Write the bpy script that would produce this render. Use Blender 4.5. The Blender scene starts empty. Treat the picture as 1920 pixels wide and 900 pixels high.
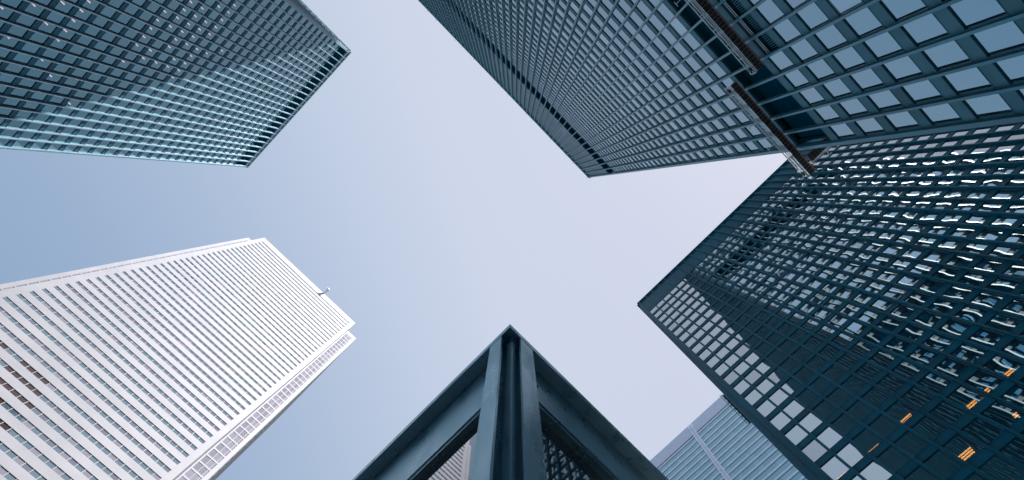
import bpy, math, random
from mathutils import Matrix, Vector

S = bpy.context.scene
COL = S.collection
random.seed(7)
EYE = 1.6                      # eye height above the plaza; every z below is measured from the eye

# ---------------------------------------------------------------- camera
cam = bpy.data.objects.new("camera", bpy.data.cameras.new("camera"))
COL.objects.link(cam)
R_ = (0.70790269, -0.70630326, 0.00308129)
D_ = (0.69164538, 0.69231407, -0.20573743)
F_ = (0.14317979, 0.14777324, 0.97860238)
cam.matrix_world = Matrix(((R_[0], -D_[0], -F_[0], 0), (R_[1], -D_[1], -F_[1], 0), (R_[2], -D_[2], -F_[2], EYE), (0, 0, 0, 1)))
FPX = 1373.1
cam.data.sensor_width = 36.0
cam.data.lens = 36.0 * FPX / 1920.0
cam.data.shift_y = 190.0 / 1920.0
cam.data.clip_start = 0.05
cam.data.clip_end = 6000.0
S.camera = cam

# ---------------------------------------------------------------- sky, sun, exposure
SUN = Vector((0.30, -1.0, 2.33)).normalized()
EL = math.asin(SUN.z)
ROT = math.atan2(SUN.x, SUN.y)
world = bpy.data.worlds.new("World")
S.world = world
world.use_nodes = True
nt = world.node_tree
bg = nt.nodes["Background"]
sky = nt.nodes.new("ShaderNodeTexSky")
sky.sky_type = 'NISHITA'
sky.sun_disc = False
sky.sun_elevation = EL
sky.sun_rotation = ROT
sky.air_density = 1.0
sky.dust_density = 0.6
veil = nt.nodes.new("ShaderNodeMixRGB")          # thin high cloud: pulls the clear blue towards pale lavender
veil.inputs[0].default_value = 0.94
nt.links.new(sky.outputs[0], veil.inputs[1])
geo = nt.nodes.new("ShaderNodeTexCoord")
dotp = nt.nodes.new("ShaderNodeVectorMath"); dotp.operation = 'DOT_PRODUCT'
dotp.inputs[1].default_value = (0.434, -0.901, 0.0)      # the cloud thickens towards this side
nt.links.new(geo.outputs['Generated'], dotp.inputs[0])
rng = nt.nodes.new("ShaderNodeMapRange")
rng.inputs[1].default_value = -0.60; rng.inputs[2].default_value = 0.30
nt.links.new(dotp.outputs['Value'], rng.inputs[0])
ramp = nt.nodes.new("ShaderNodeValToRGB")
el = ramp.color_ramp.elements
for k, (t_, c_) in enumerate([(-0.60, (0.66, 0.95, 1.34)), (-0.5, (0.77, 1.05, 1.43)), (-0.4, (0.93, 1.18, 1.56)), (-0.22, (1.27, 1.46, 1.78)), (-0.07, (1.50, 1.61, 1.90)), (0.30, (1.49, 1.55, 1.83))]):
    q_ = (t_ + 0.6) / 0.9
    e_ = el[0] if k == 0 else (el[len(el) - 1] if k == 5 else el.new(q_))
    e_.position = q_; e_.color = (c_[0] / 2, c_[1] / 2, c_[2] / 2, 1)
nt.links.new(rng.outputs[0], ramp.inputs[0])
dbl = nt.nodes.new("ShaderNodeVectorMath"); dbl.operation = 'SCALE'; dbl.inputs['Scale'].default_value = 2.0
nt.links.new(ramp.outputs[0], dbl.inputs[0])
nt.links.new(dbl.outputs[0], veil.inputs[2])
nt.links.new(veil.outputs[0], bg.inputs[0])
bg.inputs[1].default_value = 0.15
sl = bpy.data.lights.new("sun", 'SUN')
sl.energy = 5.0
sl.angle = math.radians(0.53)
sl.color = (1.0, 0.955, 0.93)
so = bpy.data.objects.new("sun", sl)
COL.objects.link(so)
so.rotation_euler = (-SUN).to_track_quat('-Z', 'Y').to_euler()
so.location = (60, -80, 400)
S.view_settings.view_transform = 'Standard'
S.view_settings.look = 'None'
S.view_settings.gamma = 1.0
S.view_settings.use_curve_mapping = False
S.view_settings.exposure = 1.45
S.cycles.max_bounces = 8
S.cycles.glossy_bounces = 5
S.cycles.transparent_max_bounces = 8
S.cycles.sample_clamp_indirect = 6
S.cycles.caustics_reflective = False
S.cycles.caustics_refractive = False

# ---------------------------------------------------------------- materials
def mat(name):
    m = bpy.data.materials.new(name)
    m.use_nodes = True
    return m, m.node_tree, m.node_tree.nodes["Principled BSDF"]

def painted_steel(name, col, rough=0.42, spec=0.6, metal=0.0, var=0.35, scale=0.6, streak=True, ior=1.45, tint=None):
    m, t, p = mat(name)
    tc = t.nodes.new("ShaderNodeTexCoord")
    mp = t.nodes.new("ShaderNodeMapping")
    mp.inputs['Scale'].default_value = (1, 1, 0.12 if streak else 1)
    n = t.nodes.new("ShaderNodeTexNoise")
    n.inputs['Scale'].default_value = scale
    n.inputs['Detail'].default_value = 6
    t.links.new(tc.outputs['Object'], mp.inputs[0])
    t.links.new(mp.outputs[0], n.inputs[0])
    r = t.nodes.new("ShaderNodeValToRGB")
    r.color_ramp.elements[0].position = 0.3
    r.color_ramp.elements[1].position = 0.7
    r.color_ramp.elements[0].color = (*[c * (1 - var) for c in col], 1)
    r.color_ramp.elements[1].color = (*[c * (1 + var) for c in col], 1)
    t.links.new(n.outputs[0], r.inputs[0])
    t.links.new(r.outputs[0], p.inputs['Base Color'])
    mr = t.nodes.new("ShaderNodeMapRange")
    mr.inputs[3].default_value = rough * 0.85
    mr.inputs[4].default_value = rough * 1.2
    t.links.new(n.outputs[0], mr.inputs[0])
    t.links.new(mr.outputs[0], p.inputs['Roughness'])
    p.inputs['Specular IOR Level'].default_value = spec
    p.inputs['Metallic'].default_value = metal
    p.inputs['IOR'].default_value = ior
    if tint: p.inputs['Specular Tint'].default_value = (*tint, 1)
    return m

def glass(name, ior, tint, refl=(0.85, 0.95, 1.0), wob=0.0, wscale=0.6, rough=0.015, clear=0.35, wob2=0.0):
    """a pane: mirror-like coat over a body that is part clear and part dark tint"""
    m, t, p = mat(name)
    out = t.nodes["Material Output"]
    gl = t.nodes.new("ShaderNodeBsdfGlossy")
    lw = t.nodes.new("ShaderNodeLayerWeight"); lw.inputs[0].default_value = 0.5     # tinted face-on, neutral at a glance
    lr = t.nodes.new("ShaderNodeMapRange"); lr.inputs[1].default_value = 0.50; lr.inputs[2].default_value = 0.86
    cm = t.nodes.new("ShaderNodeMixRGB"); cm.inputs[1].default_value = (*refl, 1); cm.inputs[2].default_value = (*[min(1, 0.45 * c + 0.55 * k) for c, k in zip(refl, (0.97, 0.98, 1.0))], 1)
    t.links.new(lw.outputs['Facing'], lr.inputs[0]); t.links.new(lr.outputs[0], cm.inputs[0]); t.links.new(cm.outputs[0], gl.inputs['Color'])
    gl.inputs['Roughness'].default_value = rough
    df = t.nodes.new("ShaderNodeBsdfDiffuse")
    df.inputs['Color'].default_value = (*tint, 1)
    tr = t.nodes.new("ShaderNodeBsdfTransparent")
    tr.inputs['Color'].default_value = (0.75, 0.85, 0.9, 1)
    body = t.nodes.new("ShaderNodeMixShader")
    body.inputs[0].default_value = clear
    t.links.new(df.outputs[0], body.inputs[1])
    t.links.new(tr.outputs[0], body.inputs[2])
    fr = t.nodes.new("ShaderNodeFresnel")
    fr.inputs['IOR'].default_value = ior
    mx = t.nodes.new("ShaderNodeMixShader")
    t.links.new(fr.outputs[0], mx.inputs[0])
    t.links.new(body.outputs[0], mx.inputs[1])
    t.links.new(gl.outputs[0], mx.inputs[2])
    t.links.new(mx.outputs[0], out.inputs[0])
    t.nodes.remove(p)
    if wob > 0:
        tc = t.nodes.new("ShaderNodeTexCoord")
        n = t.nodes.new("ShaderNodeTexNoise")
        n.inputs['Scale'].default_value = wscale
        n.inputs['Detail'].default_value = 0.0
        t.links.new(tc.outputs['Object'], n.inputs[0])
        b = t.nodes.new("ShaderNodeBump")
        b.inputs['Strength'].default_value = 1.0
        b.inputs['Distance'].default_value = wob
        t.links.new(n.outputs[0], b.inputs['Height'])
        t.links.new(b.outputs[0], gl.inputs['Normal'])
    return m

def plain(name, col, rough=0.7, spec=0.3, metal=0.0, var=0.12, scale=2.0):
    return painted_steel(name, col, rough, spec, metal, var, scale, False)

def emit(name, col, s):
    m, t, p = mat(name)
    p.inputs['Base Color'].default_value = (0.8, 0.8, 0.8, 1)
    p.inputs['Emission Color'].default_value = (*col, 1)
    p.inputs['Emission Strength'].default_value = s
    return m

TL = (0.44, 0.87, 1.0)
STEEL = painted_steel("graphite paint on steel", (0.014, 0.165, 0.230), 0.40, 0.8, tint=TL)
STEEL_A = painted_steel("graphite paint on steel, chalky", (0.022, 0.140, 0.200), 0.52, 0.5, ior=3.6, tint=(0.74, 0.92, 1.0))
STEEL_C = painted_steel("graphite paint on steel, dark", (0.002, 0.150, 0.235), 0.5, 0.3, tint=(0.25, 0.8, 1.0))
SPAN = painted_steel("spandrel plate", (0.065, 0.185, 0.240), 0.7, 0.25, var=0.25, scale=0.35, streak=False, tint=TL)
SPAN_A = painted_steel("spandrel plate, teal", (0.003, 0.100, 0.160), 0.7, 0.4, var=0.25, scale=0.35, streak=False, tint=(0.8, 0.9, 1.0))
SPAN_C = painted_steel("spandrel plate, dark teal", (0.002, 0.160, 0.250), 0.55, 0.3, var=0.25, scale=0.35, streak=False, tint=(0.25, 0.8, 1.0))
BLACK = plain("louvre black", (0.0005, 0.045, 0.075), 0.95, 0.0)
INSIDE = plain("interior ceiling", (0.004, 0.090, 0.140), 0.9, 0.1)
INSIDE_A = plain("interior ceiling, unlit", (0.001, 0.022, 0.038), 0.9, 0.1)  # shade put into the base, so sun through the panes shows less
GL_A = glass("tinted glass, calm", 2.6, (0.002, 0.018, 0.028), (0.42, 0.84, 1.0), 0.006, 0.5)
GL_B = glass("tinted glass, bright", 5.6, (0.01, 0.07, 0.10), (0.54, 0.84, 0.98), 0.004, 0.4)
GL_C = glass("tinted glass, rippled", 8.0, (0.002, 0.03, 0.045), (0.84, 0.96, 1.0), 0.012, 0.36)
GL_A2 = glass("tinted glass, calm, blind down", 2.6, (0.02, 0.07, 0.10), (0.42, 0.84, 1.0), 0.006, 0.5, clear=0.0)
GL_B2 = glass("tinted glass, bright, blind down", 5.0, (0.18, 0.30, 0.36), (0.60, 0.86, 0.98), 0.004, 0.4, clear=0.0)
GL_C2 = glass("tinted glass, rippled, blind down", 5.5, (0.03, 0.11, 0.15), (0.90, 0.98, 1.0), 0.012, 0.36, clear=0.0)
LAMP_O = emit("amber ceiling lamp", (1.0, 0.36, 0.08), 2.6)
LAMP_W = emit("pale ceiling lamp", (1.0, 0.66, 0.68), 1.1)

# ---------------------------------------------------------------- mesh helpers
class MB:
    def __init__(s): s.v = []; s.f = []; s.mi = []
    def quad(s, a, b, c, d, mi=0):
        i = len(s.v); s.v += [a, b, c, d]; s.f.append((i, i + 1, i + 2, i + 3)); s.mi.append(mi)
    def hexa(s, c, mi=0):
        i = len(s.v); s.v += c
        for q in ((0, 3, 2, 1), (4, 5, 6, 7), (0, 1, 5, 4), (1, 2, 6, 5), (2, 3, 7, 6), (3, 0, 4, 7)):
            s.f.append(tuple(i + k for k in q)); s.mi.append(mi)
    def box(s, x0, x1, y0, y1, z0, z1, mi=0):
        s.hexa([(x0, y0, z0), (x1, y0, z0), (x1, y1, z0), (x0, y1, z0), (x0, y0, z1), (x1, y0, z1), (x1, y1, z1), (x0, y1, z1)], mi)
    def bar(s, a, b, r, n=6, mi=0):
        a = Vector(a); b = Vector(b); d = (b - a).normalized()
        u = d.orthogonal().normalized(); w = d.cross(u)
        i = len(s.v)
        for P in (a, b):
            for k in range(n):
                t = 2 * math.pi * k / n
                s.v.append(tuple(P + u * math.cos(t) * r + w * math.sin(t) * r))
        for k in range(n):
            s.f.append((i + k, i + (k + 1) % n, i + n + (k + 1) % n, i + n + k)); s.mi.append(mi)
        s.f.append(tuple(i + k for k in reversed(range(n)))); s.mi.append(mi)
        s.f.append(tuple(i + n + k for k in range(n))); s.mi.append(mi)
    def build(s, name, mats, parent=None, kind=None):
        if not isinstance(mats, (list, tuple)): mats = [mats]
        me = bpy.data.meshes.new(name)
        off = Vector((0, 0, -EYE)) if parent is None else base(parent) - Vector((0, 0, EYE))
        me.from_pydata([(x - off.x, y - off.y, z - off.z) for x, y, z in s.v], [], s.f)
        for m in mats: me.materials.append(m)
        if len(mats) > 1: me.polygons.foreach_set("material_index", s.mi)
        me.update()
        o = bpy.data.objects.new(name, me); COL.objects.link(o)
        if parent is not None: o.parent = parent
        if kind: o["kind"] = kind
        return o

def base(o):
    v = Vector((0, 0, 0))
    while o is not None:
        v += Vector(o.location); o = o.parent
    return v

def thing(name, label, cat, loc, group=None):
    o = bpy.data.objects.new(name, None); COL.objects.link(o)
    o.location = loc
    o["label"] = label; o["category"] = cat
    if group: o["group"] = group
    return o

class Face:
    """a facade: origin, direction along it, outward direction"""
    def __init__(s, o, u, n): s.o = o; s.u = u; s.n = n
    def p(s, a, d, z): return (s.o[0] + s.u[0] * a + s.n[0] * d, s.o[1] + s.u[1] * a + s.n[1] * d, z)
    def box(s, mb, a0, a1, d0, d1, z0, z1, mi=0):
        mb.hexa([s.p(a0, d0, z0), s.p(a1, d0, z0), s.p(a1, d1, z0), s.p(a0, d1, z0),
                 s.p(a0, d0, z1), s.p(a1, d0, z1), s.p(a1, d1, z1), s.p(a0, d1, z1)], mi)

def project(P):
    q = [R_[0] * P[0] + R_[1] * P[1] + R_[2] * P[2], D_[0] * P[0] + D_[1] * P[1] + D_[2] * P[2], F_[0] * P[0] + F_[1] * P[1] + F_[2] * P[2]]
    if q[2] <= 0.01: return None
    return 960 + FPX * q[0] / q[2], 640 + FPX * q[1] / q[2]

def seen_area(c):
    pts = [project(p) for p in c]
    if any(p is None for p in pts): return 0
    mx = sum(p[0] for p in pts) / 4; my = sum(p[1] for p in pts) / 4
    if not (0 < mx < 1920 and 0 < my < 900): return 0
    a = 0
    for i in range(4):
        x0, y0 = pts[i]; x1, y1 = pts[(i + 1) % 4]; a += x0 * y1 - x1 * y0
    return abs(a) / 2

def put_windows(panes, mats, root, hidden=lambda c: False):
    """the hundred panes that show largest are parts, the rest one part"""
    sc = sorted(((0 if hidden(q[0]) else seen_area(q[0]), i) for i, q in enumerate(panes)), reverse=True)
    top = {i for a, i in sc[:100] if a > 0}
    rest = MB()
    for i, (c, mi) in enumerate(panes):
        if i in top:
            m = MB(); m.quad(*c); m.build("window", mats[mi], root)
        else:
            rest.quad(*c, mi=mi)
    if rest.f: rest.build("window", mats, root, "stuff")

PITCH = 1.524
def storeys(head, n, pitch, sp=1.0, up=True):
    """list of (spandrel bottom, spandrel top); head = underside of the first spandrel"""
    return [(head + k * pitch, head + k * pitch + sp) for k in range(n)]

def steel_facade(F, root, bays, zt, spans, louvres, zb, ms, msp, panes, tilt, first=0.0, inside=None, skip=None):
    for k in range(bays + 1):
        a = first + k * PITCH
        m = MB()
        F.box(m, a - 0.085, a + 0.085, -0.16, 0.004, zb, zt)              # jamb plate on the wall
        F.box(m, a - 0.012, a + 0.012, 0.004, 0.215, zb, zt)              # web
        F.box(m, a - 0.078, a + 0.078, 0.215, 0.240, zb, zt)              # outer flange
        m.build("mullion", ms, root)
    a0, a1 = first, first + bays * PITCH
    zs = []
    for z0, z1 in spans:
        m = MB(); F.box(m, a0, a1, -0.16, 0.0, z0, z1)
        F.box(m, a0, a1, 0.0, 0.020, z1 - 0.05, z1 - 0.001)               # drip lip
        m.build("spandrel", msp, root)
        if inside is not None:
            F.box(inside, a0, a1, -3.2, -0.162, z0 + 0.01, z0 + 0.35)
    # panes
    blocks = sorted(list(spans) + list(louvres))
    lo = zb
    for z0, z1 in blocks:
        if z0 - lo > 1.2:
            for k in range(bays):
                if skip and skip(k, lo): continue
                u0 = a0 + k * PITCH + 0.085; u1 = u0 + PITCH - 0.17
                tz = random.uniform(-tilt, tilt); tu = random.uniform(-tilt, tilt)
                d = -0.075
                c = [F.p(u0, d - tu - tz, lo), F.p(u1, d + tu - tz, lo), F.p(u1, d + tu + tz, z0), F.p(u0, d - tu + tz, z0)]
                panes.append((c, 1 if random.random() < 0.09 else 0))
        lo = z1

# ================================================================ setting
m = MB(); m.quad((-3000, -3000, -EYE), (3000, -3000, -EYE), (3000, 3000, -EYE), (-3000, 3000, -EYE))
GROUND = plain("city ground", (0.09, 0.095, 0.10), 0.85, 0.2, scale=0.02)
g = m.build("ground", GROUND, None, "structure")
m = MB(); m.quad((-45, -16, -EYE + 0.004), (30, -16, -EYE + 0.004), (30, 84, -EYE + 0.004), (-45, 84, -EYE + 0.004))
PAVE, t, p = mat("granite plaza paving")
br = t.nodes.new("ShaderNodeTexBrick"); tc = t.nodes.new("ShaderNodeTexCoord")
br.inputs['Color1'].default_value = (0.11, 0.12, 0.13, 1); br.inputs['Color2'].default_value = (0.14, 0.145, 0.155, 1)
br.inputs['Mortar'].default_value = (0.12, 0.12, 0.12, 1); br.inputs['Scale'].default_value = 0.66
br.inputs['Mortar Size'].default_value = 0.008; br.inputs['Brick Width'].default_value = 1.0; br.inputs['Row Height'].default_value = 1.0; br.offset = 0
t.links.new(tc.outputs['Object'], br.inputs[0]); t.links.new(br.outputs[0], p.inputs['Base Color'])
m.build("plaza_paving", PAVE, None, "structure")

# ================================================================ north tower (photo: top left), 183 m
A = thing("office_tower", "dark teal steel tower at top left, its vertical fins sunlit white low on the facade", "office tower", (-87.5, 23.8, 0))
FA = Face((-49.37, 5.54), (0, 1), (1, 0))
FA2 = Face((-49.77, 5.14), (-1, 0), (0, -1))
spA = [(172.9 - 3.66 * k, 173.9 - 3.66 * k) for k in range(46)]
spA = sorted(s for s in spA if s[0] > 6)
insA = MB(); pA = []
louA = [(173.9, 180.4)]
for F, b, fi in ((FA, 24, 0.0), (FA2, 50, 0.0)):
    steel_facade(F, A, b, 182.0, spA, [(173.9, 182.7)], -EYE + 6, STEEL_A, SPAN_A, pA, 0.0015, fi, insA)
    m = MB(); F.box(m, fi, fi + b * PITCH, -0.45, -0.30, 173.9, 180.4); m.build("louvre_band", BLACK, A)
    m = MB()
    F.box(m, fi - 0.4, fi + b * PITCH + 0.4, -0.3, 0.05, 180.4, 182.2)
    F.box(m, fi - 0.4, fi + b * PITCH + 0.4, -0.3, 0.28, 182.2, 182.7)
    m.build("parapet", STEEL_A, A)
m = MB()
m.box(-49.77, -49.366, 5.14, 5.455, -EYE, 180.4); m.box(-49.77, -49.366, 42.20, 42.51, -EYE, 180.4)
m.build("corner_column", STEEL_A, A)
m = MB(); m.box(-125.8, -52.6, 8.4, 39.3, -EYE, 181.5); m.box(-125.8, -49.7, 5.5, 42.1, 181.0, 181.9)
m.build("core_wall", INSIDE, A)
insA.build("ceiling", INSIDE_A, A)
put_windows(pA, [GL_A, GL_A2], A)

# lit ceiling lamps: (storey counted from the lowest listed, bay)
lampsA = [(80.2, 24.32), (83.9, 22.79), (83.9, 27.35), (87.6, 21.33), (87.6, 24.36), (87.6, 27.4), (87.6, 22.9), (87.6, 28.91), (91.2, 21.34),
          (91.2, 19.95), (91.2, 22.85), (91.2, 24.39), (91.2, 25.85), (91.2, 28.93), (94.7, 30.77), (102.2, 34.23), (105.9, 22.91), (105.9, 16.9),
          (105.9, 19.9), (105.9, 21.4), (105.9, 18.44), (105.9, 25.89), (109.7, 16.9), (109.7, 13.96), (109.7, 15.43), (109.7, 24.45), (109.7, 25.91),
          (109.7, 27.43), (109.7, 22.93), (109.7, 18.46), (113.4, 21.38), (113.4, 22.92), (113.4, 24.42), (113.4, 13.94), (113.4, 15.45), (113.4, 16.97),
          (113.4, 18.43), (113.4, 19.93), (117.1, 18.43), (117.1, 19.9), (117.1, 22.92), (117.1, 12.47), (117.1, 13.97), (117.1, 16.95), (117.1, 15.48),
          (117.1, 24.43), (120.8, 15.47), (120.8, 19.97), (120.8, 21.39), (120.8, 22.92), (120.8, 24.41), (120.8, 25.89), (120.8, 12.44), (120.8, 14.0),
          (120.8, 16.93), (120.8, 11.01), (124.4, 19.95), (128.3, 18.49)]
for z, y in lampsA:
    zc = min((s[0] for s in spA if s[0] > z - 0.2), default=z)
    x = -50.0 * zc / z                                  # depth into the room at which that ceiling height is met
    x = max(min(x, -49.75), -50.9)
    y = y * x / -50.0
    m = MB(); m.box(x - 0.35, x + 0.35, y - 0.07, y + 0.07, zc - 0.06, zc - 0.005)
    m.build("ceiling_lamp", LAMP_W, A)

# ================================================================ bank tower (photo: top right), 223 m
B = thing("office_tower", "tallest dark steel tower at top right with pale blue glass and swing stages on it", "office tower", (-24.5, -36, 0))
FB = Face((13.39, -17.73), (-1, 0), (0, 1))
FB2 = Face((13.79, -18.13), (0, -1), (1, 0))
spB = [(51.3 - 3.77 * k, 52.45 - 3.77 * k - 0.1 * (k > 0)) for k in range(12)]
spB += [(58.9, 59.9)] + [(62.62 + 3.72 * k, 63.62 + 3.72 * k) for k in range(27)]
spB += [(163.1, 164.0), (175.5, 176.5)] + [(179.2 + 3.72 * k, 180.2 + 3.72 * k) for k in range(11)]
spB = sorted(s for s in spB if s[0] > 8)
insB = MB(); pB = []
louB = [(52.45, 58.9), (164.0, 175.5)]
for F, b in ((FB, 50), (FB2, 24)):
    steel_facade(F, B, b, 222.0, spB, louB + [(220.1, 222.6)], -EYE + 8, STEEL, SPAN, pB, 0.0015, 0.0, insB, (lambda k, z: k >= 5 and 48 < z < 49.5) if F is FB else None)
    for z0, z1 in louB:
        m = MB()
        F.box(m, 0, b * PITCH, -0.75, -0.6, z0, z1)
        if z0 > 100:
            for k in range(18): F.box(m, 0, b * PITCH, -0.6, -0.35, z0 + 0.4 + k * 0.62, z0 + 0.46 + k * 0.62)
        m.build("louvre_band", BLACK, B)
    m = MB()
    F.box(m, -0.4, b * PITCH + 0.4, -0.3, 0.10, 220.6, 222.1)
    F.box(m, -0.4, b * PITCH + 0.4, -0.3, 0.30, 222.1, 222.6)
    m.build("parapet", STEEL, B)
m = MB(); m.box(13.48, 13.79, -18.13, -17.726, -EYE, 220.6); m.build("corner_column", STEEL, B)
m = MB(); m.box(-62.5, 10.5, -54.6, -21.2, -EYE, 221.5); m.box(-62.8, 13.7, -54.7, -17.9, 221.5, 222.0)
m.build("core_wall", INSIDE, B)
insB.build("ceiling", INSIDE, B)
put_windows(pB, [GL_B, GL_B2], B)
for x in (-52.4, -49.0, -41.3, -38.7, -33.9, -30.9, -23.1, -20.1, -12.5, -9.9, -2.2, 4.2, 7.3, 13.2):
    m = MB(); m.bar((x, -18.2, 222.5), (x, -17.5, 224.2), 0.05); m.bar((x, -17.5, 224.2), (x, -17.1, 223.6), 0.04)
    m.build("davit_arm", STEEL, B)
# a broken pale guard rail in the first open bays of the plant floor
RAILP = plain("pale rail paint", (0.50, 0.62, 0.70), 0.5, 0.5)
for k in range(5, 16):
    a = k * PITCH
    m = MB(); FB.box(m, a + 0.08, a + PITCH - 0.08, -0.60, -0.50, 48.5, 51.4); m.build("plant_floor_back", BLACK, B)
    m = MB()
    for z0 in (50.62, 50.95): FB.box(m, a + 0.09, a + PITCH - 0.09, -0.15, -0.11, z0, z0 + 0.10)
    m.build("plant_floor_rail", RAILP, B)
    m = MB()
    for j in range(8): FB.box(m, a + 0.16 + j * 0.155, a + 0.21 + j * 0.155, -0.30, -0.26, 48.8, 50.3)
    m.build("plant_floor_slats", SPAN, B)


# ================================================================ third tower (photo: lower right), 132 m
C = thing("office_tower", "dark steel tower at lower right whose rippled glass mirrors its neighbour, amber lamps inside", "office tower", (55, -24, 0))
FC = Face((30.7, -1.55), (0, -1), (-1, 0))
FC2 = Face((31.1, -1.15), (1, 0), (0, 1))
spC = [(122.55 - 3.72 * k, 123.4 - 3.72 * k + 0.1 * (k > 0)) for k in range(32)]
spC = sorted(s for s in spC if s[0] > 6)
insC = MB(); pC = []
for F, b in ((FC, 30), (FC2, 36)):
    steel_facade(F, C, b, 132.0, spC, [(123.4, 132.2)], -EYE + 6, STEEL_C, SPAN_C, pC, 0.0022, 0.0, insC)
    m = MB(); F.box(m, 0, b * PITCH, -0.12, -0.06, 123.4, 131.2); m.build("louvre_band", SPAN_C, C)
    m = MB()
    F.box(m, -0.4, b * PITCH + 0.4, -0.3, 0.05, 131.2, 131.9)
    F.box(m, -0.4, b * PITCH + 0.4, -0.3, 0.27, 131.9, 132.2)
    m.build("parapet", STEEL_C, C)
m = MB(); m.box(30.696, 31.1, -1.465, -1.15, -EYE, 131.2); m.build("corner_column", STEEL_C, C)
m = MB(); m.box(34, 86, -47, -4.4, -EYE, 131.5); m.box(31, 86, -47.2, -1.4, 131.0, 131.6); m.build("core_wall", INSIDE, C)
insC.build("ceiling", INSIDE, C)
put_windows(pC, [GL_C, GL_C2], C, lambda c: c[0][1] > -1.5)
for x, y, z, L, n in [(32.24, -8.51, 59.31, 0.8, 1), (32.41, -5.42, 51.87, 1.0, 1), (32.41, -8.58, 51.87, 1.0, 2), (32.44, -11.8, 48.15, 0.7, 2),
                      (32.44, -14.9, 48.15, 0.7, 2), (32.40, -13.1, 48.15, 0.4, 2), (32.45, -8.58, 44.43, 1.0, 3), (32.41, -2.42, 51.87, 0.9, 1),
                      (32.24, -14.8, 59.31, 0.8, 1), (32.24, -18.0, 59.31, 0.5, 1), (32.24, -21.05, 59.31, 0.5, 1), (32.24, -23.4, 59.31, 0.7, 1),
                      (32.24, -24.1, 59.31, 0.3, 1), (32.2, -23.3, 63.03, 0.4, 1), (32.2, -21.1, 63.03, 0.4, 1), (32.45, -12.4, 44.43, 0.3, 2)]:
    zc = min((s[0] for s in spC if s[0] > z - 1.0), default=z)
    for k in range(n):
        m = MB(); m.box(x - 0.045 - k * 0.20, x + 0.045 - k * 0.20, y - L / 2, y + L / 2, zc - 0.07, zc - 0.01)
        m.build("ceiling_lamp", LAMP_O, C)

# ================================================================ white marble tower (photo: lower left), 299 m
MARBLE, t, p = mat("white marble cladding")
tc = t.nodes.new("ShaderNodeTexCoord"); n = t.nodes.new("ShaderNodeTexNoise"); n.inputs['Scale'].default_value = 0.15; n.inputs['Detail'].default_value = 5
r = t.nodes.new("ShaderNodeValToRGB"); r.color_ramp.elements[0].color = (0.255, 0.265, 0.305, 1); r.color_ramp.elements[1].color = (0.300, 0.308, 0.345, 1)
r.color_ramp.elements[0].position = 0.35; r.color_ramp.elements[1].position = 0.65
t.links.new(tc.outputs['Object'], n.inputs[0]); t.links.new(n.outputs[0], r.inputs[0]); t.links.new(r.outputs[0], p.inputs['Base Color'])
p.inputs['Roughness'].default_value = 0.7; p.inputs['Specular IOR Level'].default_value = 0.25
JOINT = plain("marble joint", (0.29, 0.29, 0.32), 0.8)
GD = [glass("tower glass, teal", 2.6, (0.080, 0.125, 0.150), (0.8, 0.92, 1), 0.003, 0.5, clear=0.0),
      glass("tower glass, grey blind", 2.6, (0.10, 0.11, 0.135), (0.85, 0.92, 1), 0.003, 0.5, clear=0.0),
      glass("tower glass, pale blind", 2.6, (0.19, 0.18, 0.21), (0.85, 0.92, 1), 0.003, 0.5, clear=0.0),
      glass("tower glass, brown blind", 1.5, (0.055, 0.036, 0.032), (0.85, 0.92, 1), 0.003, 0.5, clear=0.0),  # reflection of something brown, put into the pane colour
      glass("tower glass, rose blind", 2.6, (0.28, 0.15, 0.13), (0.85, 0.92, 1), 0.003, 0.5, clear=0.0)]
GD.append(glass("corner glass, pale", 2.6, (0.24, 0.23, 0.265), (0.85, 0.92, 1), 0.003, 0.5, clear=0.0))
Dm = thing("office_tower", "very tall white marble tower at lower left with thin rows of small dark windows", "office tower", (-32.7, 115, 0))
YD, XL, XR, NO = 85.6, -57.6, -7.7, 4.55
ZD = 298.7
PD = 4.055
pD = []
w0, w1 = -56.0, -9.2
NP = 30
pw = (w1 - w0) / NP
heads = [143.0 - 0.1 + PD * k for k in range(-33, 38)]
WH = 1.50
RD = 0.11
core = MB()
core.box(XL + 0.6, XR - 0.6, YD + 2.2, YD + 60, -EYE, ZD - 1); core.box(XL - NO + 0.6, XR + NO - 0.6, YD + NO + 2.2, YD + 56, -EYE, ZD - 1)
core.build("core_wall", MARBLE, Dm)
m = MB(); m.box(XL, w0, YD, YD + 1.2, -EYE, ZD); m.build("corner_pilaster", MARBLE, Dm)
m = MB(); m.box(w1, XR, YD, YD + NO, -EYE, ZD); m.build("corner_pilaster", MARBLE, Dm)
lo = -EYE
for h in heads:
    m = MB(); m.box(w0, w1, YD + 0.003, YD + 0.9, lo, h - WH); m.build("marble_band", MARBLE, Dm); lo = h
m = MB(); m.box(w0, w1, YD + 0.003, YD + 0.9, lo, ZD); m.build("parapet", MARBLE, Dm)
m = MB()
for k in range(0, NP + 1, 2):          # thin slab joints between every pair of windows
    x = w0 + k * pw
    for h in heads: m.box(x - 0.014, x + 0.014, YD - 0.002, YD + 0.05, h + 0.02, h + PD - WH - 0.02)
m.build("panel_joint", JOINT, Dm, "stuff")
for k in range(NP + 1):
    x = w0 + k * pw
    hw = 0.075 if k % 2 == 0 else 0.06
    m = MB(); m.box(x - hw, x + hw, YD + 0.05, YD + 0.4, heads[0] - WH, heads[-1]); m.build("mullion", MARBLE, Dm)
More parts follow.
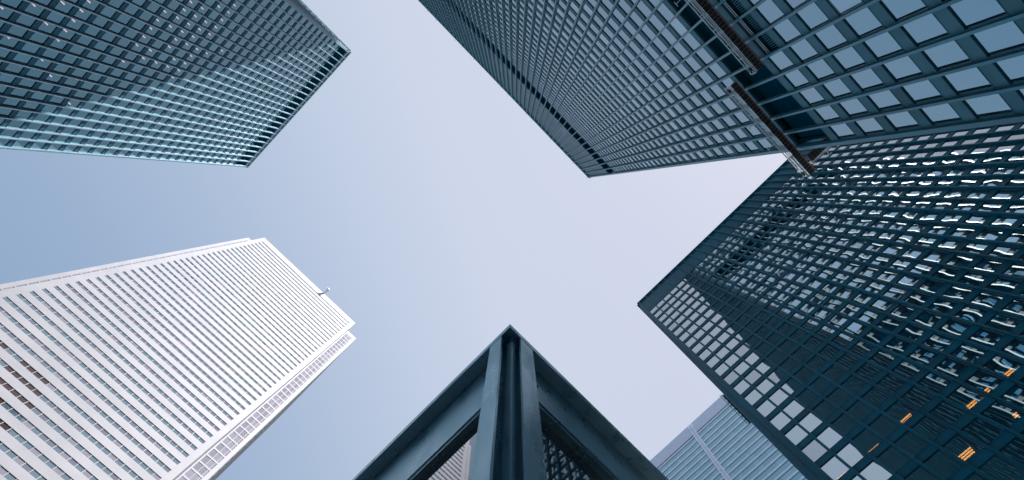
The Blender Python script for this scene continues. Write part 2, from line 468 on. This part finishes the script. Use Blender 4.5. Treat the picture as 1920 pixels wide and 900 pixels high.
for h in heads:
    for k in range(NP):
        x0 = w0 + k * pw + 0.06; x1 = x0 + pw - 0.12
        q = random.random(); mi = 0
        if q > 0.62: mi = 1
        if q > 0.90: mi = 2
        if 110 < h < 134 and x0 < -33.5 + (h - 122) * -0.25: mi = 3 if random.random() < .85 else 0  # patch of panes tinted as the brown reflection
        
        if mi in (1, 2) and random.random() < .5 and pD: mi = mi
        tl = random.uniform(-.002, .002)
        y = YD + RD
        pD.append(([(x0, y + tl, h - WH), (x1, y - tl, h - WH), (x1, y - tl, h), (x0, y + tl, h)], mi))
# recessed corners: larger windows in a thin grid
def notch_grid(xa, xb, cols):
    y = YD + NO
    m = MB(); m.box(min(xa, xb), max(xa, xb), y, y + 0.6, ZD - 4, ZD); m.build("corner_band", MARBLE, Dm)
    for h in heads:
        m = MB(); m.box(min(xa, xb), max(xa, xb), y, y + 0.6, h - 0.01, h + 0.72)
        m.build("corner_band", MARBLE, Dm)
    m = MB(); edges = []
    for c0, c1 in cols: edges += [c0, c1]
    lo = min(xa, xb)
    for c0, c1 in sorted(cols):
        m.box(lo, c0, y - 0.05, y + 0.55, -EYE, ZD - 3.99); lo = c1
    m.box(lo, max(xa, xb), y - 0.05, y + 0.55, -EYE, ZD - 3.99)
    m.build("corner_rib", MARBLE, Dm)
    for h in heads:
        for c0, c1 in cols:
            pD.append(([(c0, y + 0.07, h - PD + 0.72), (c1, y + 0.07, h - PD + 0.72), (c1, y + 0.07, h), (c0, y + 0.07, h)], 5 if random.random() < .5 else 2))
notch_grid(XR + 0.001, XR + NO - 0.001, [(-7.35, -6.0), (-5.88, -4.75), (-4.62, -4.2)])
notch_grid(XL - NO + 0.001, XL - 0.001, [(-61.0, -60.6), (-60.5, -59.3), (-59.2, -58.0)])
m = MB(); m.box(XR + NO - 0.95, XR + NO, YD + NO + 0.61, YD + 56, -EYE, ZD); m.build("side_wall", MARBLE, Dm)
m = MB(); m.box(XL - NO, XL - NO + 0.9, YD + NO + 0.61, YD + 56, -EYE, ZD); m.build("side_wall", MARBLE, Dm)
m = MB()
for h in heads:
    m.box(XR + NO, XR + NO + 0.06, YD + NO + 6, YD + 50, h - 2.6, h)
m.build("side_window", plain("side window surround", (0.10, 0.12, 0.15), 0.8), Dm, "stuff")
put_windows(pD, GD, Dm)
m = MB(); m.box(XL + 0.5, XR - 0.5, YD + 0.9, YD + 55, ZD - 1.5, ZD - 0.4); m.build("roof", MARBLE, Dm)

crane = thing("roof_crane", "small white maintenance crane arm poking over the roof edge of the white tower", "roof crane", (-25.2, YD + 2.0, ZD - 0.4 + EYE))
WHITEP = plain("white paint", (0.72, 0.73, 0.78), 0.5, 0.5)
m = MB(); m.box(-25.9, -24.5, YD + 1.4, YD + 2.8, ZD - 0.4, ZD + 0.9); m.build("carriage", WHITEP, crane)
m = MB(); m.box(-25.6, -24.8, YD - 2.6, YD + 1.9, ZD + 0.9, ZD + 1.5); m.build("boom", WHITEP, crane)
m = MB(); m.box(-25.9, -24.5, YD - 2.7, YD - 2.2, ZD + 0.5, ZD + 0.9); m.build("cable_head", WHITEP, crane)

# ================================================================ pale glass tower (photo: bottom right, behind)
PALE = plain("pale band", (0.76, 0.82, 0.93), 0.6, 0.4)
PALE2 = plain("pale parapet", (0.60, 0.68, 0.83), 0.6, 0.4)
GRY = plain("painted shadow line", (0.20, 0.29, 0.36), 0.7)  # grey that stands for the shadow line under a floor band
GL_F = glass("pale teal glass", 2.2, (0.15, 0.40, 0.50), (0.75, 0.95, 1.0), 0.01, 0.3, clear=0.0)
GL_F2 = glass("pale teal glass, blind", 2.2, (0.22, 0.46, 0.56), (0.75, 0.95, 1.0), 0.01, 0.3, clear=0.0)
Fm = thing("glass_tower", "pale blue glass tower with thin white floor bands, behind the dark tower at bottom right", "office tower", (120, 8, 0))
XF, ZF = 98.8, 240.0
m = MB(); m.box(XF + 0.6, 140, -30, 33, -EYE, ZF - 2); m.build("core_wall", INSIDE, Fm)
m = MB(); m.box(XF, XF + 1.2, -30, 33.2, 231.6, ZF); m.build("parapet", PALE2, Fm)
m = MB(); m.box(XF - 0.02, XF + 1.0, 32.0, 33.4, -EYE, 231.6); m.build("corner_column", PALE2, Fm)
m = MB(); m.box(XF - 0.45, XF + 0.5, 14.35, 14.95, -EYE, 238.6); m.box(XF - 0.45, XF + 0.5, 13.45, 14.05, -EYE, 238.6); m.box(XF - 0.1, XF + 0.5, 14.05, 14.35, -EYE, 238.6)
m.build("facade_rib", PALE, Fm)
pF = []
z = 229.2
first = True
while z > 100:
    m = MB(); m.box(XF - 0.14, XF + 0.4, -30, 32.0, z, z + 0.95)
    m.build("floor_band", PALE, Fm)
    m = MB(); m.box(XF - 0.04, XF + 0.4, -30, 32.0, z - 0.32, z - 0.003); m.build("painted_shadow_line", GRY, Fm)  # solid grey strip painting the shadow below the band
    y = -30
    while y < 31.9:
        y1 = min(y + 1.5, 32)
        if not (13.3 < y < 14.0):
            tl = random.uniform(-.003, .003)
            pF.append(([(XF + 0.02 - tl, y1, z - 2.9), (XF + 0.02 + tl, y, z - 2.9), (XF + 0.02 + tl, y, z - 0.32), (XF + 0.02 - tl, y1, z - 0.32)], 1 if random.random() < 0.3 else 0))
        y = y1
    z -= 3.85
put_windows(pF, [GL_F, GL_F2], Fm)

# ================================================================ banking pavilion corner (photo: bottom centre)
PAV, t, p = mat("graphite paint, weathered")
tc = t.nodes.new("ShaderNodeTexCoord")
mp = t.nodes.new("ShaderNodeMapping"); mp.inputs['Scale'].default_value = (3, 3, 0.5)
n = t.nodes.new("ShaderNodeTexNoise"); n.inputs['Scale'].default_value = 1.3; n.inputs['Detail'].default_value = 8; n.inputs['Roughness'].default_value = 0.65
r = t.nodes.new("ShaderNodeValToRGB")
r.color_ramp.elements[0].position = 0.35; r.color_ramp.elements[1].position = 0.7
r.color_ramp.elements[0].color = (0.030, 0.180, 0.255, 1); r.color_ramp.elements[1].color = (0.050, 0.225, 0.310, 1)
n2 = t.nodes.new("ShaderNodeTexNoise"); n2.inputs['Scale'].default_value = 9; n2.inputs['Detail'].default_value = 10; n2.inputs['Roughness'].default_value = 0.75
mp2 = t.nodes.new("ShaderNodeMapping"); mp2.inputs['Rotation'].default_value = (0.5, 0.5, 0.3); mp2.inputs['Scale'].default_value = (1, 1, 0.25)
r2 = t.nodes.new("ShaderNodeValToRGB"); r2.color_ramp.elements[0].position = 0.62; r2.color_ramp.elements[1].position = 0.72
mx = t.nodes.new("ShaderNodeMixRGB"); mx.inputs[2].default_value = (0.22, 0.27, 0.31, 1)
t.links.new(tc.outputs['Object'], mp.inputs[0]); t.links.new(mp.outputs[0], n.inputs[0]); t.links.new(n.outputs[0], r.inputs[0])
t.links.new(tc.outputs['Object'], mp2.inputs[0]); t.links.new(mp2.outputs[0], n2.inputs[0]); t.links.new(n2.outputs[0], r2.inputs[0])
t.links.new(r2.outputs[0], mx.inputs[0]); t.links.new(r.outputs[0], mx.inputs[1]); t.links.new(mx.outputs[0], p.inputs['Base Color'])
p.inputs['Roughness'].default_value = 0.30; p.inputs['IOR'].default_value = 6.5; p.inputs['Specular Tint'].default_value = (0.70, 0.92, 1, 1)
mr = t.nodes.new('ShaderNodeMapRange'); mr.inputs[1].default_value = 0.3; mr.inputs[2].default_value = 0.7; mr.inputs[3].default_value = 0.22; mr.inputs[4].default_value = 0.42
t.links.new(n.outputs[0], mr.inputs[0]); t.links.new(mr.outputs[0], p.inputs['Roughness'])
bp = t.nodes.new("ShaderNodeBump"); bp.inputs['Distance'].default_value = 0.0008; t.links.new(n.outputs[0], bp.inputs['Height']); t.links.new(bp.outputs[0], p.inputs['Normal'])
GL_E = glass("pavilion glass", 2.6, (0.004, 0.012, 0.016), (0.92, 0.96, 1.0), 0.0012, 0.8, clear=0.0)
E = thing("banking_pavilion", "corner of a low black steel pavilion at bottom centre, girders meeting above a flanged column", "pavilion", (1.1, 1.17, 0))
X0, Y0, XW, YW, LE = 1.016, 1.084, 1.165, 1.232, 24.0
def girder(left):
    def bx(m, o0, o1, l0, l1, z0, z1):       # o = outward axis, l = along the girder
        if left: m.box(o0, o1, l0, l1, z0, z1)
        else: m.box(l0, l1, o0, o1, z0, z1)
    O, W, A0 = (X0, XW, Y0) if left else (Y0, YW, X0)
    F = 1.080 if left else 1.095
    s = 0 if left else 0.002
    m = MB()
    bx(m, W, W + 0.03, 1.33, LE, 5.93, 7.87)
    return m, bx, O, W, F
XG, YG = 1.128, 1.164
for left in (True, False):
    m, bx, O, W, F = girder(left)
    m.build("girder_web", PAV, E)
    st = 1.300 if left else 1.270
    m = MB(); bx(m, F, W + 0.02, st, LE, 5.90, 5.929); bx(m, F + 0.055, W + 0.02, st, LE, 5.765, 5.899); bx(m, F - 0.002, W + 0.1, st, LE, 5.744, 5.764)
    m.build("girder_flange", PAV, E)
    m = MB(); sc = (Y0 if left else X0)
    bx(m, O, O + 0.02, sc + (0.0 if left else 0.021), LE, 7.82, 8.0)          # cap lip
    bx(m, O + 0.02, O + 0.075, sc + (0.0765 if left else 0.021), LE, 7.835, 7.879)
    m.build("roof_fascia", PAV, E)
    m = MB()
    if left: m.box(XG, XG + 0.012, 1.318, LE, -EYE, 5.743)
    else: m.box(1.289, LE, YG, YG + 0.012, -EYE, 5.743)
    m.build("glass_wall", GL_E, E)
m = MB(); m.box(X0 + 0.021, LE, Y0 + 0.021, LE, 7.88, 7.99); m.build("roof", PAV, E)
m = MB(); m.box(1.105, 1.30, 1.140, 1.34, 7.70, 7.72); m.box(1.112, 1.30, 1.148, 1.34, 7.721, 7.86); m.build("cap_block", PAV, E)
m = MB(); m.box(1.120, 1.295, 1.156, 1.325, -EYE, 7.699); m.build("corner_column", PAV, E)
m = MB(); m.box(1.020, 1.042, 1.218, 1.395, -EYE, 7.819); m.box(1.0425, XG + 0.03, 1.296, 1.316, -EYE, 7.819); m.build("mullion", PAV, E)
m = MB(); m.box(1.184, 1.370, 1.088, 1.110, -EYE, 7.819); m.box(1.267, 1.287, 1.1105, YG + 0.03, -EYE, 7.819); m.build("mullion", PAV, E)
m = MB(); m.box(1.47, 1.50, YW - 0.035, YW - 0.001, 6.72, 6.95); m.box(1.46, 1.51, YW - 0.05, YW - 0.035, 6.88, 6.93); m.build("bracket", BLACK, E)
m = MB()
for l in (1.55, 1.95, 2.35, 2.75, 3.15): m.bar((1.115, l, 5.735), (1.115, l, 5.744), 0.006); m.bar((l, 1.135, 5.735), (l, 1.135, 5.744), 0.006)
m.build("bolt_row", WHITEP, E)
m = MB(); m.box(2.5, LE, 2.5, LE, -EYE, 7.6); m.build("core_wall", INSIDE, E)

# ================================================================ swing stages on the bank tower
WOOD = plain("rust brown deck boards", (0.075, 0.060, 0.060), 0.75, 0.3, var=0.5, scale=3)
WOODP = plain("worn deck ply", (0.26, 0.22, 0.21), 0.8)
EDGE = plain("orange edge channel", (0.26, 0.12, 0.08), 0.6)
ALU = plain("pale blue aluminium", (0.74, 0.84, 0.90), 0.4, 0.6, metal=0.0)
DARKM = plain("hoist housing", (0.03, 0.05, 0.06), 0.5)
def stage(label, P, u, n, L, w, mod=2.6, rail=1.05, alum=ALU):
    """P: inner end of the deck (x, y, z), u along it, n outward"""
    t_ = thing("swing_stage", label, "swing stage", (P[0], P[1], P[2] + EYE), "swing stages hanging on the bank tower")
    F = Face((P[0], P[1]), u, n); z = P[2]
    k = 0; a = 0.0
    while a < L - 0.05:
        b = min(a + mod, L); m = MB()
        F.box(m, a + 0.02, b - 0.02, 0.04, w - 0.04, z + 0.03, z + 0.05, 1)
        x = a + 0.06
        while x < b - 0.1:
            F.box(m, x, x + 0.21, 0.03, w - 0.03, z, z + 0.028); x += 0.27
        m.build("deck", [WOOD, WOODP], t_)
        m = MB(); F.box(m, a + 0.01, b - 0.01, w, w + 0.03, z + 0.02, z + 0.14); m.build("toe_board", alum, t_)
        m = MB()
        for zz in (0.45, rail): m.bar(F.p(a, w + 0.13, z + zz), F.p(b, w + 0.13, z + zz), 0.045)
        m.bar(F.p(a, w + 0.13, z + 0.05), F.p(b, w + 0.13, z + 0.05), 0.036)
        q = 2
        for j in range(q):
            s0 = a + (b - a) * j / q; s1 = a + (b - a) * (j + 1) / q
            m.bar(F.p(s0, w + 0.13, z + 0.05), F.p(s0, w + 0.13, z + rail), 0.024)
            if j % 2: m.bar(F.p(s0, w + 0.13, z + 0.45), F.p(s1, w + 0.13, z + rail), 0.015)
            else: m.bar(F.p(s0, w + 0.13, z + rail), F.p(s1, w + 0.13, z + 0.45), 0.015)
        m.bar(F.p(b, w + 0.13, z), F.p(b, w + 0.13, z + rail), 0.024)
        m.build("guard_rail", alum, t_)
        a = b; k += 1
    m = MB(); F.box(m, 0, L, -0.035, -0.002, z - 0.01, z + 0.10); m.build("edge_channel", EDGE, t_)
    for e in (0.25, L - 0.45):
        m = MB(); F.box(m, e, e + 0.25, w + 0.10, w + 0.32, z + 0.15, z + 0.6); m.build("hoist", DARKM, t_)
        if e < 1 and P[0] > 13.5: continue
        m = MB(); m.bar(F.p(e + 0.12, w * 0.5, z + 0.05), F.p(e + 0.12, w * 0.5, z + 30), 0.004, 4); m.build("rope", DARKM, t_)
    for e in (L * 0.38, L * 0.62):
        m = MB(); m.bar(F.p(e, w + 0.13, z + 0.9), F.p(e, w + 0.75, z + 1.0), 0.03); m.bar(F.p(e - 0.2, w + 0.75, z + 1.0), F.p(e + 0.2, w + 0.75, z + 1.0), 0.03)
        m.build("outrigger", alum, t_)
    return t_
stage("rust brown swing stage with pale rail, running off the photo's top edge", (6.1, -17.30, 51.3), (-1, 0), (0, 1), 18.2, 0.52)
stage("longer rust brown swing stage with pale rail, reaching past the tower corner", (15.5, -17.30, 58.0), (-1, 0), (0, 1), 9.3, 0.52)
stage("short rust brown swing stage end turned around the tower corner", (14.15, -17.5, 57.9), (0, -1), (1, 0), 4.2, 0.7)

GREEN = plain("green cradle paint", (0.02, 0.10, 0.08), 0.6)
cr = thing("window_cradle", "narrow dark green cradle hung along the side edge of the rippled dark tower", "window cradle", (56, -0.5, 126.4 + EYE))
m = MB(); m.box(52.2, 59.6, -0.82, -0.48, 126.4, 126.5); m.build("deck", GREEN, cr)
m = MB()
for zz in (126.9, 127.4): m.bar((52.2, -0.2, zz), (59.6, -0.2, zz), 0.05)
for k in range(9): m.bar((52.2 + k * 0.925, -0.45, 126.45), (52.2 + k * 0.925, -0.45, 127.4), 0.05)
m.build("guard_rail", GREEN, cr)
